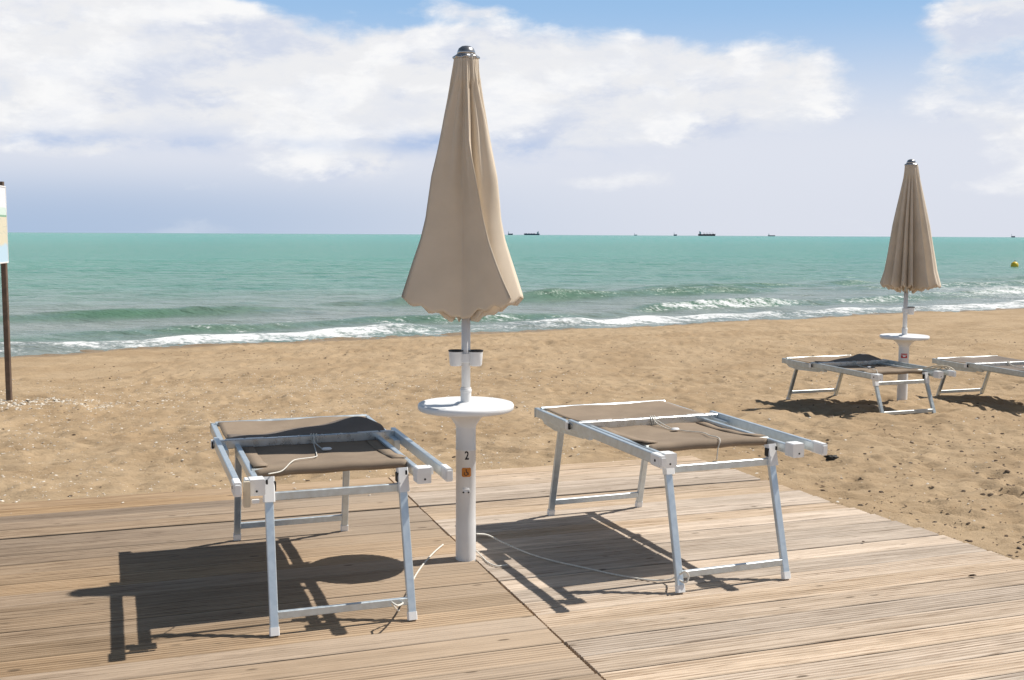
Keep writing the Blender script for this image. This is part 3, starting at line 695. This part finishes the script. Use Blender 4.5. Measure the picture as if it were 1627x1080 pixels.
t.l.new(c, p.inputs['Base Color']); p.inputs['Roughness'].default_value = .35
dv = Vector((.12, -.60, 0)).normalized(); nv = Vector((-dv.y, dv.x, 0)); nv = -nv if nv.x < 0 else nv
a0 = Vector((.012, -.03, 0)) + nv*.036; wpan = 1.15
pn = MB().bar(a0+Vector((0, 0, 1.83)), a0+dv*wpan+Vector((0, 0, 1.83)), .012, .76).build('map_panel', M_MAP, sg)
for zz_ in (1.445, 2.215): MB().bar(a0+Vector((0, 0, zz_))-dv*.004, a0+dv*(wpan+.004)+Vector((0, 0, zz_)), .020, .014, ch=.002).build('panel_frame', M_WHITE, pn)
MB().bar(a0-dv*.004+Vector((0, 0, 1.44)), a0-dv*.004+Vector((0, 0, 2.22)), .02, .010, up=tuple(dv), ch=.002).build('panel_frame', M_WHITE, pn)
MB().bar(a0+dv*wpan*.96-nv*.036+Vector((0, 0, -.4)), a0+dv*wpan*.96-nv*.036+Vector((0, 0, 2.27)), .054, .042, up=(0, 1, 0), ch=.005).build('pole', M_RUST, sg)

# ------------------------------------------------------------------ ships on the horizon
M_HULL = simple('navy_hull', (.045, .07, .14), .6, 0, .1, .05); M_HULLR = simple('red_hull', (.16, .07, .09), .6, 0, .1, .05)
M_SUP = simple('ship_white', (.50, .52, .56), .6, 0, .05, .05); M_CRANE = simple('crane_ochre', (.22, .20, .22), .6); M_SAIL = simple('sail_white', (.7, .7, .7), .8)
def ship(px, L, Hh, dist, label, cranes=0, hull=M_HULL, bridge_left=True, small=False):
    d = ray(px, 372); dh = Vector((d.x, d.y, 0)).normalized(); q = dh*dist
    r = empty('cargo_ship' if not small else 'small_ship', (q.x, q.y, SEA_Z), math.atan2(dh.x, dh.y)*-1); tag(r, label, 'ship', 'ships along the sea horizon')
    b = L*.15; sgn = -1 if bridge_left else 1
    rings = []
    for f, wf, zt_ in ((-.5, .5, 1.0), (-.42, .95, .92), (-.2, 1, .86), (.3, 1, .86), (.42, .7, .92), (.5, .06, 1.12)):
        x = f*L*sgn*-1; w_ = b/2*wf; top = Hh*.42*zt_
        rings.append([(x, -w_, top), (x, w_, top), (x*.97, w_*.7, -1.0), (x*.97, -w_*.7, -1.0)])
    MB().loft(rings).build('hull', hull, r)
    xb = L*.38*sgn
    s_ = MB(); s_.box((xb, 0, Hh*.60), L*.10, b*.8, Hh*.44, ch=.1).box((xb, 0, Hh*.85), L*.07, b*.95, Hh*.10, ch=.1); so = s_.build('superstructure', M_SUP, r)
    MB().box((xb+L*.04*sgn, 0, Hh*.90), L*.03, b*.3, Hh*.20, ch=.1).build('funnel', hull, so)
    for k in range(cranes):
        x = sgn*(L*.22-k*L*.165); cr = MB().bar((x, 0, Hh*.3), (x, 0, Hh*.86), L*.016, L*.016)
        cr.bar((x, 0, Hh*.80), (x-sgn*L*.10, 0, Hh*.66), L*.010, L*.010); cr.build('crane', M_CRANE, r)
    for k in range(4 if not small else 0):
        x = sgn*(L*.14-k*L*.165); MB().box((x, 0, Hh*.42), L*.11, b*.7, Hh*.10, ch=.1).build('hatch_cover', hull, r)
    return r
ship(845, 128, 30, 9000, 'long navy cargo ship without cranes on the horizon, next to a small ship', 0, bridge_left=False)
ship(1123, 138, 38, 9000, 'dark cargo ship with a row of deck cranes on the horizon', 4, hull=M_HULLR)
ship(811, 42, 32, 9500, 'small dark ship on the horizon, close to a long navy cargo ship', 0, small=True)
ship(1010, 26, 22, 9500, 'tiny pale ship on the horizon between two long cargo ships', 0, hull=M_SUP, small=True)
ship(1073, 26, 30, 9000, 'tiny dark ship on the horizon beside the ship with cranes', 0, small=True)
ship(1226, 58, 22, 9500, 'low elongated grey ship standing alone on the horizon past the crane ship', 0, hull=M_CRANE, small=True)
ship(1610, 26, 26, 9000, 'tiny dark ship on the horizon above the yellow buoy', 0, small=True)
bq = at(1612, 424, SEA_Z)
by = empty('buoy', (bq.x, bq.y, SEA_Z)); tag(by, 'round yellow buoy floating off the beach', 'buoy')
MB().lathe([(.0, -.22), (.14, -.18), (.23, -.04), (.26, .10), (.23, .24), (.14, .34), (.05, .375), (.0, .38)], 24).build('float', M_YEL, by, True)
MB().tube([Vector((.06*math.cos(q), 0, .40+.06*math.sin(q))) for q in np.linspace(-.6, 3.75, 14)], .014, 8).build('lifting_eye', M_BLACK, by, True)

# ------------------------------------------------------------------ shoreline weed, litter and shells on the sand
M_WEED = simple('dark_seaweed', (.022, .018, .012), .7, 0, .3, 8); M_BITS = simple('dark_litter', (.095, .064, .040), .9, 0, .5, 3); M_SHELL = simple('shell_white', (.72, .66, .56), .6, 0, .15, 30)
def lump(name, px, py, w, dpt, h, seed, label, cat, m, sink=.3):
    c_ = at_sand(px, py); rd = np.random.default_rng(seed); n, k = 28, 12; rings = []
    for j in range(1, k):
        ph = math.pi*j/k
        ring = []
        for i in range(n):
            a = 2*math.pi*i/n; f = 1+.9*float(vnoise(np.array(math.cos(a)*1.7+seed*3.1), np.array(math.sin(a)*1.7+ph*2.2)))+.5*float(vnoise(np.array(a*4.+seed), np.array(ph*5)))*math.sin(ph)
            ring.append((w/2*f*math.sin(ph)*math.cos(a), dpt/2*f*math.sin(ph)*math.sin(a), -math.cos(ph)*h/2*f+h*(.5-sink)))
        rings.append(ring)
    o = MB().loft(rings).build(name, m, None, True); o.location = c_; tag(o, label, cat); return o
lump('seaweed_clump', 1391, 494, .52, .35, .10, 2, 'flat ragged brown seaweed clump at the water edge', 'seaweed', M_WEED)
lump('seaweed_clump', 1419, 494, .40, .32, .16, 4, 'humped black seaweed clump at the water edge beside the umbrella pole', 'seaweed', M_WEED)
lump('driftwood', 1321, 728, .105, .05, .035, 6, 'dark chip of driftwood on the sand beside the pale deck', 'driftwood', M_WEED, .2)
def scatter(name, n, area, smin, smax, m, label, cat, seed, flatn=.35, dens=None):
    rd = np.random.default_rng(seed); V = []; F = []
    cnt = 0
    while cnt < n:
        x = rd.uniform(area[0], area[1]); y = rd.uniform(area[2], area[3])
        s_ = x*WX[0]+y*WX[1]; t_ = x*UX[0]+y*UX[1]
        ins = min(T_FAR-t_, right_end(t_)-s_)
        if ins > (.0 if rd.random() > .02 else .6): continue
        if dens is not None and rd.random() > dens(x, y): continue
        sz = smin+(smax-smin)*rd.random()**3; a = rd.normal(.3, .6); el_ = rd.uniform(.25, .9); nn = 6
        z = (sandz(x, y) if ins < .0 else .008); k = len(V); tl = rd.normal(0, .25, 2)
        for lev, sc in ((0, 1.0), (1, .55)):
            for i in range(nn):
                q = 2*math.pi*i/nn; rr = sz*sc*(.7+.6*rd.random()); u, v = rr*math.cos(q), rr*el_*math.sin(q)
                V.append((x+u*math.cos(a)-v*math.sin(a), y+u*math.sin(a)+v*math.cos(a), z+u*tl[0]+v*tl[1]+(lev*sz*flatn+.001)))
        for i in range(nn): F.append((k+i, k+(i+1) % nn, k+nn+(i+1) % nn, k+nn+i))
        F.append(tuple(k+nn+i for i in range(nn))); cnt += 1
    o = mobj(name, V, F, m); tag(o, label, cat, None, 'stuff'); return o
def d_left(x, y): return float(np.clip(.12+.9*np.exp(-((x+3.2)/2.6)**2)*(.4+1.6*(vnoise(np.array(x*.9), np.array(y*.9))+.35)), 0, 1))
def d_right(x, y): return float(np.clip(.10+.95*np.exp(-((x-3.4)/2.2)**2-((y-6.6)/2.6)**2)*(.3+1.6*(vnoise(np.array(x*.8+5), np.array(y*.8))+.4)), 0, 1))
def d_sign(x, y): return float(np.clip(np.exp(-((x-sp.x)/.95)**2-((y-sp.y+.1)/.45)**2)+.0, 0, 1))
scatter('shell_fragments', 9000, (-7, 7, 5.5, 14), .0035, .013, M_SHELL, 'small white shell fragments strewn over the sand', 'shells', 21, .35, d_left)
scatter('shell_fragments', 2200, (-6.8, -3.0, 9.2, 11.6), .005, .020, M_SHELL, 'dense patch of white shells round the foot of the sign pole', 'shells', 23, .35, d_sign)
scatter('beach_litter', 5600, (-6, 9, 4.5, 19), .004, .021, M_BITS, 'small dark bits of seaweed and bark strewn over the sand', 'debris', 22, .3, d_right)
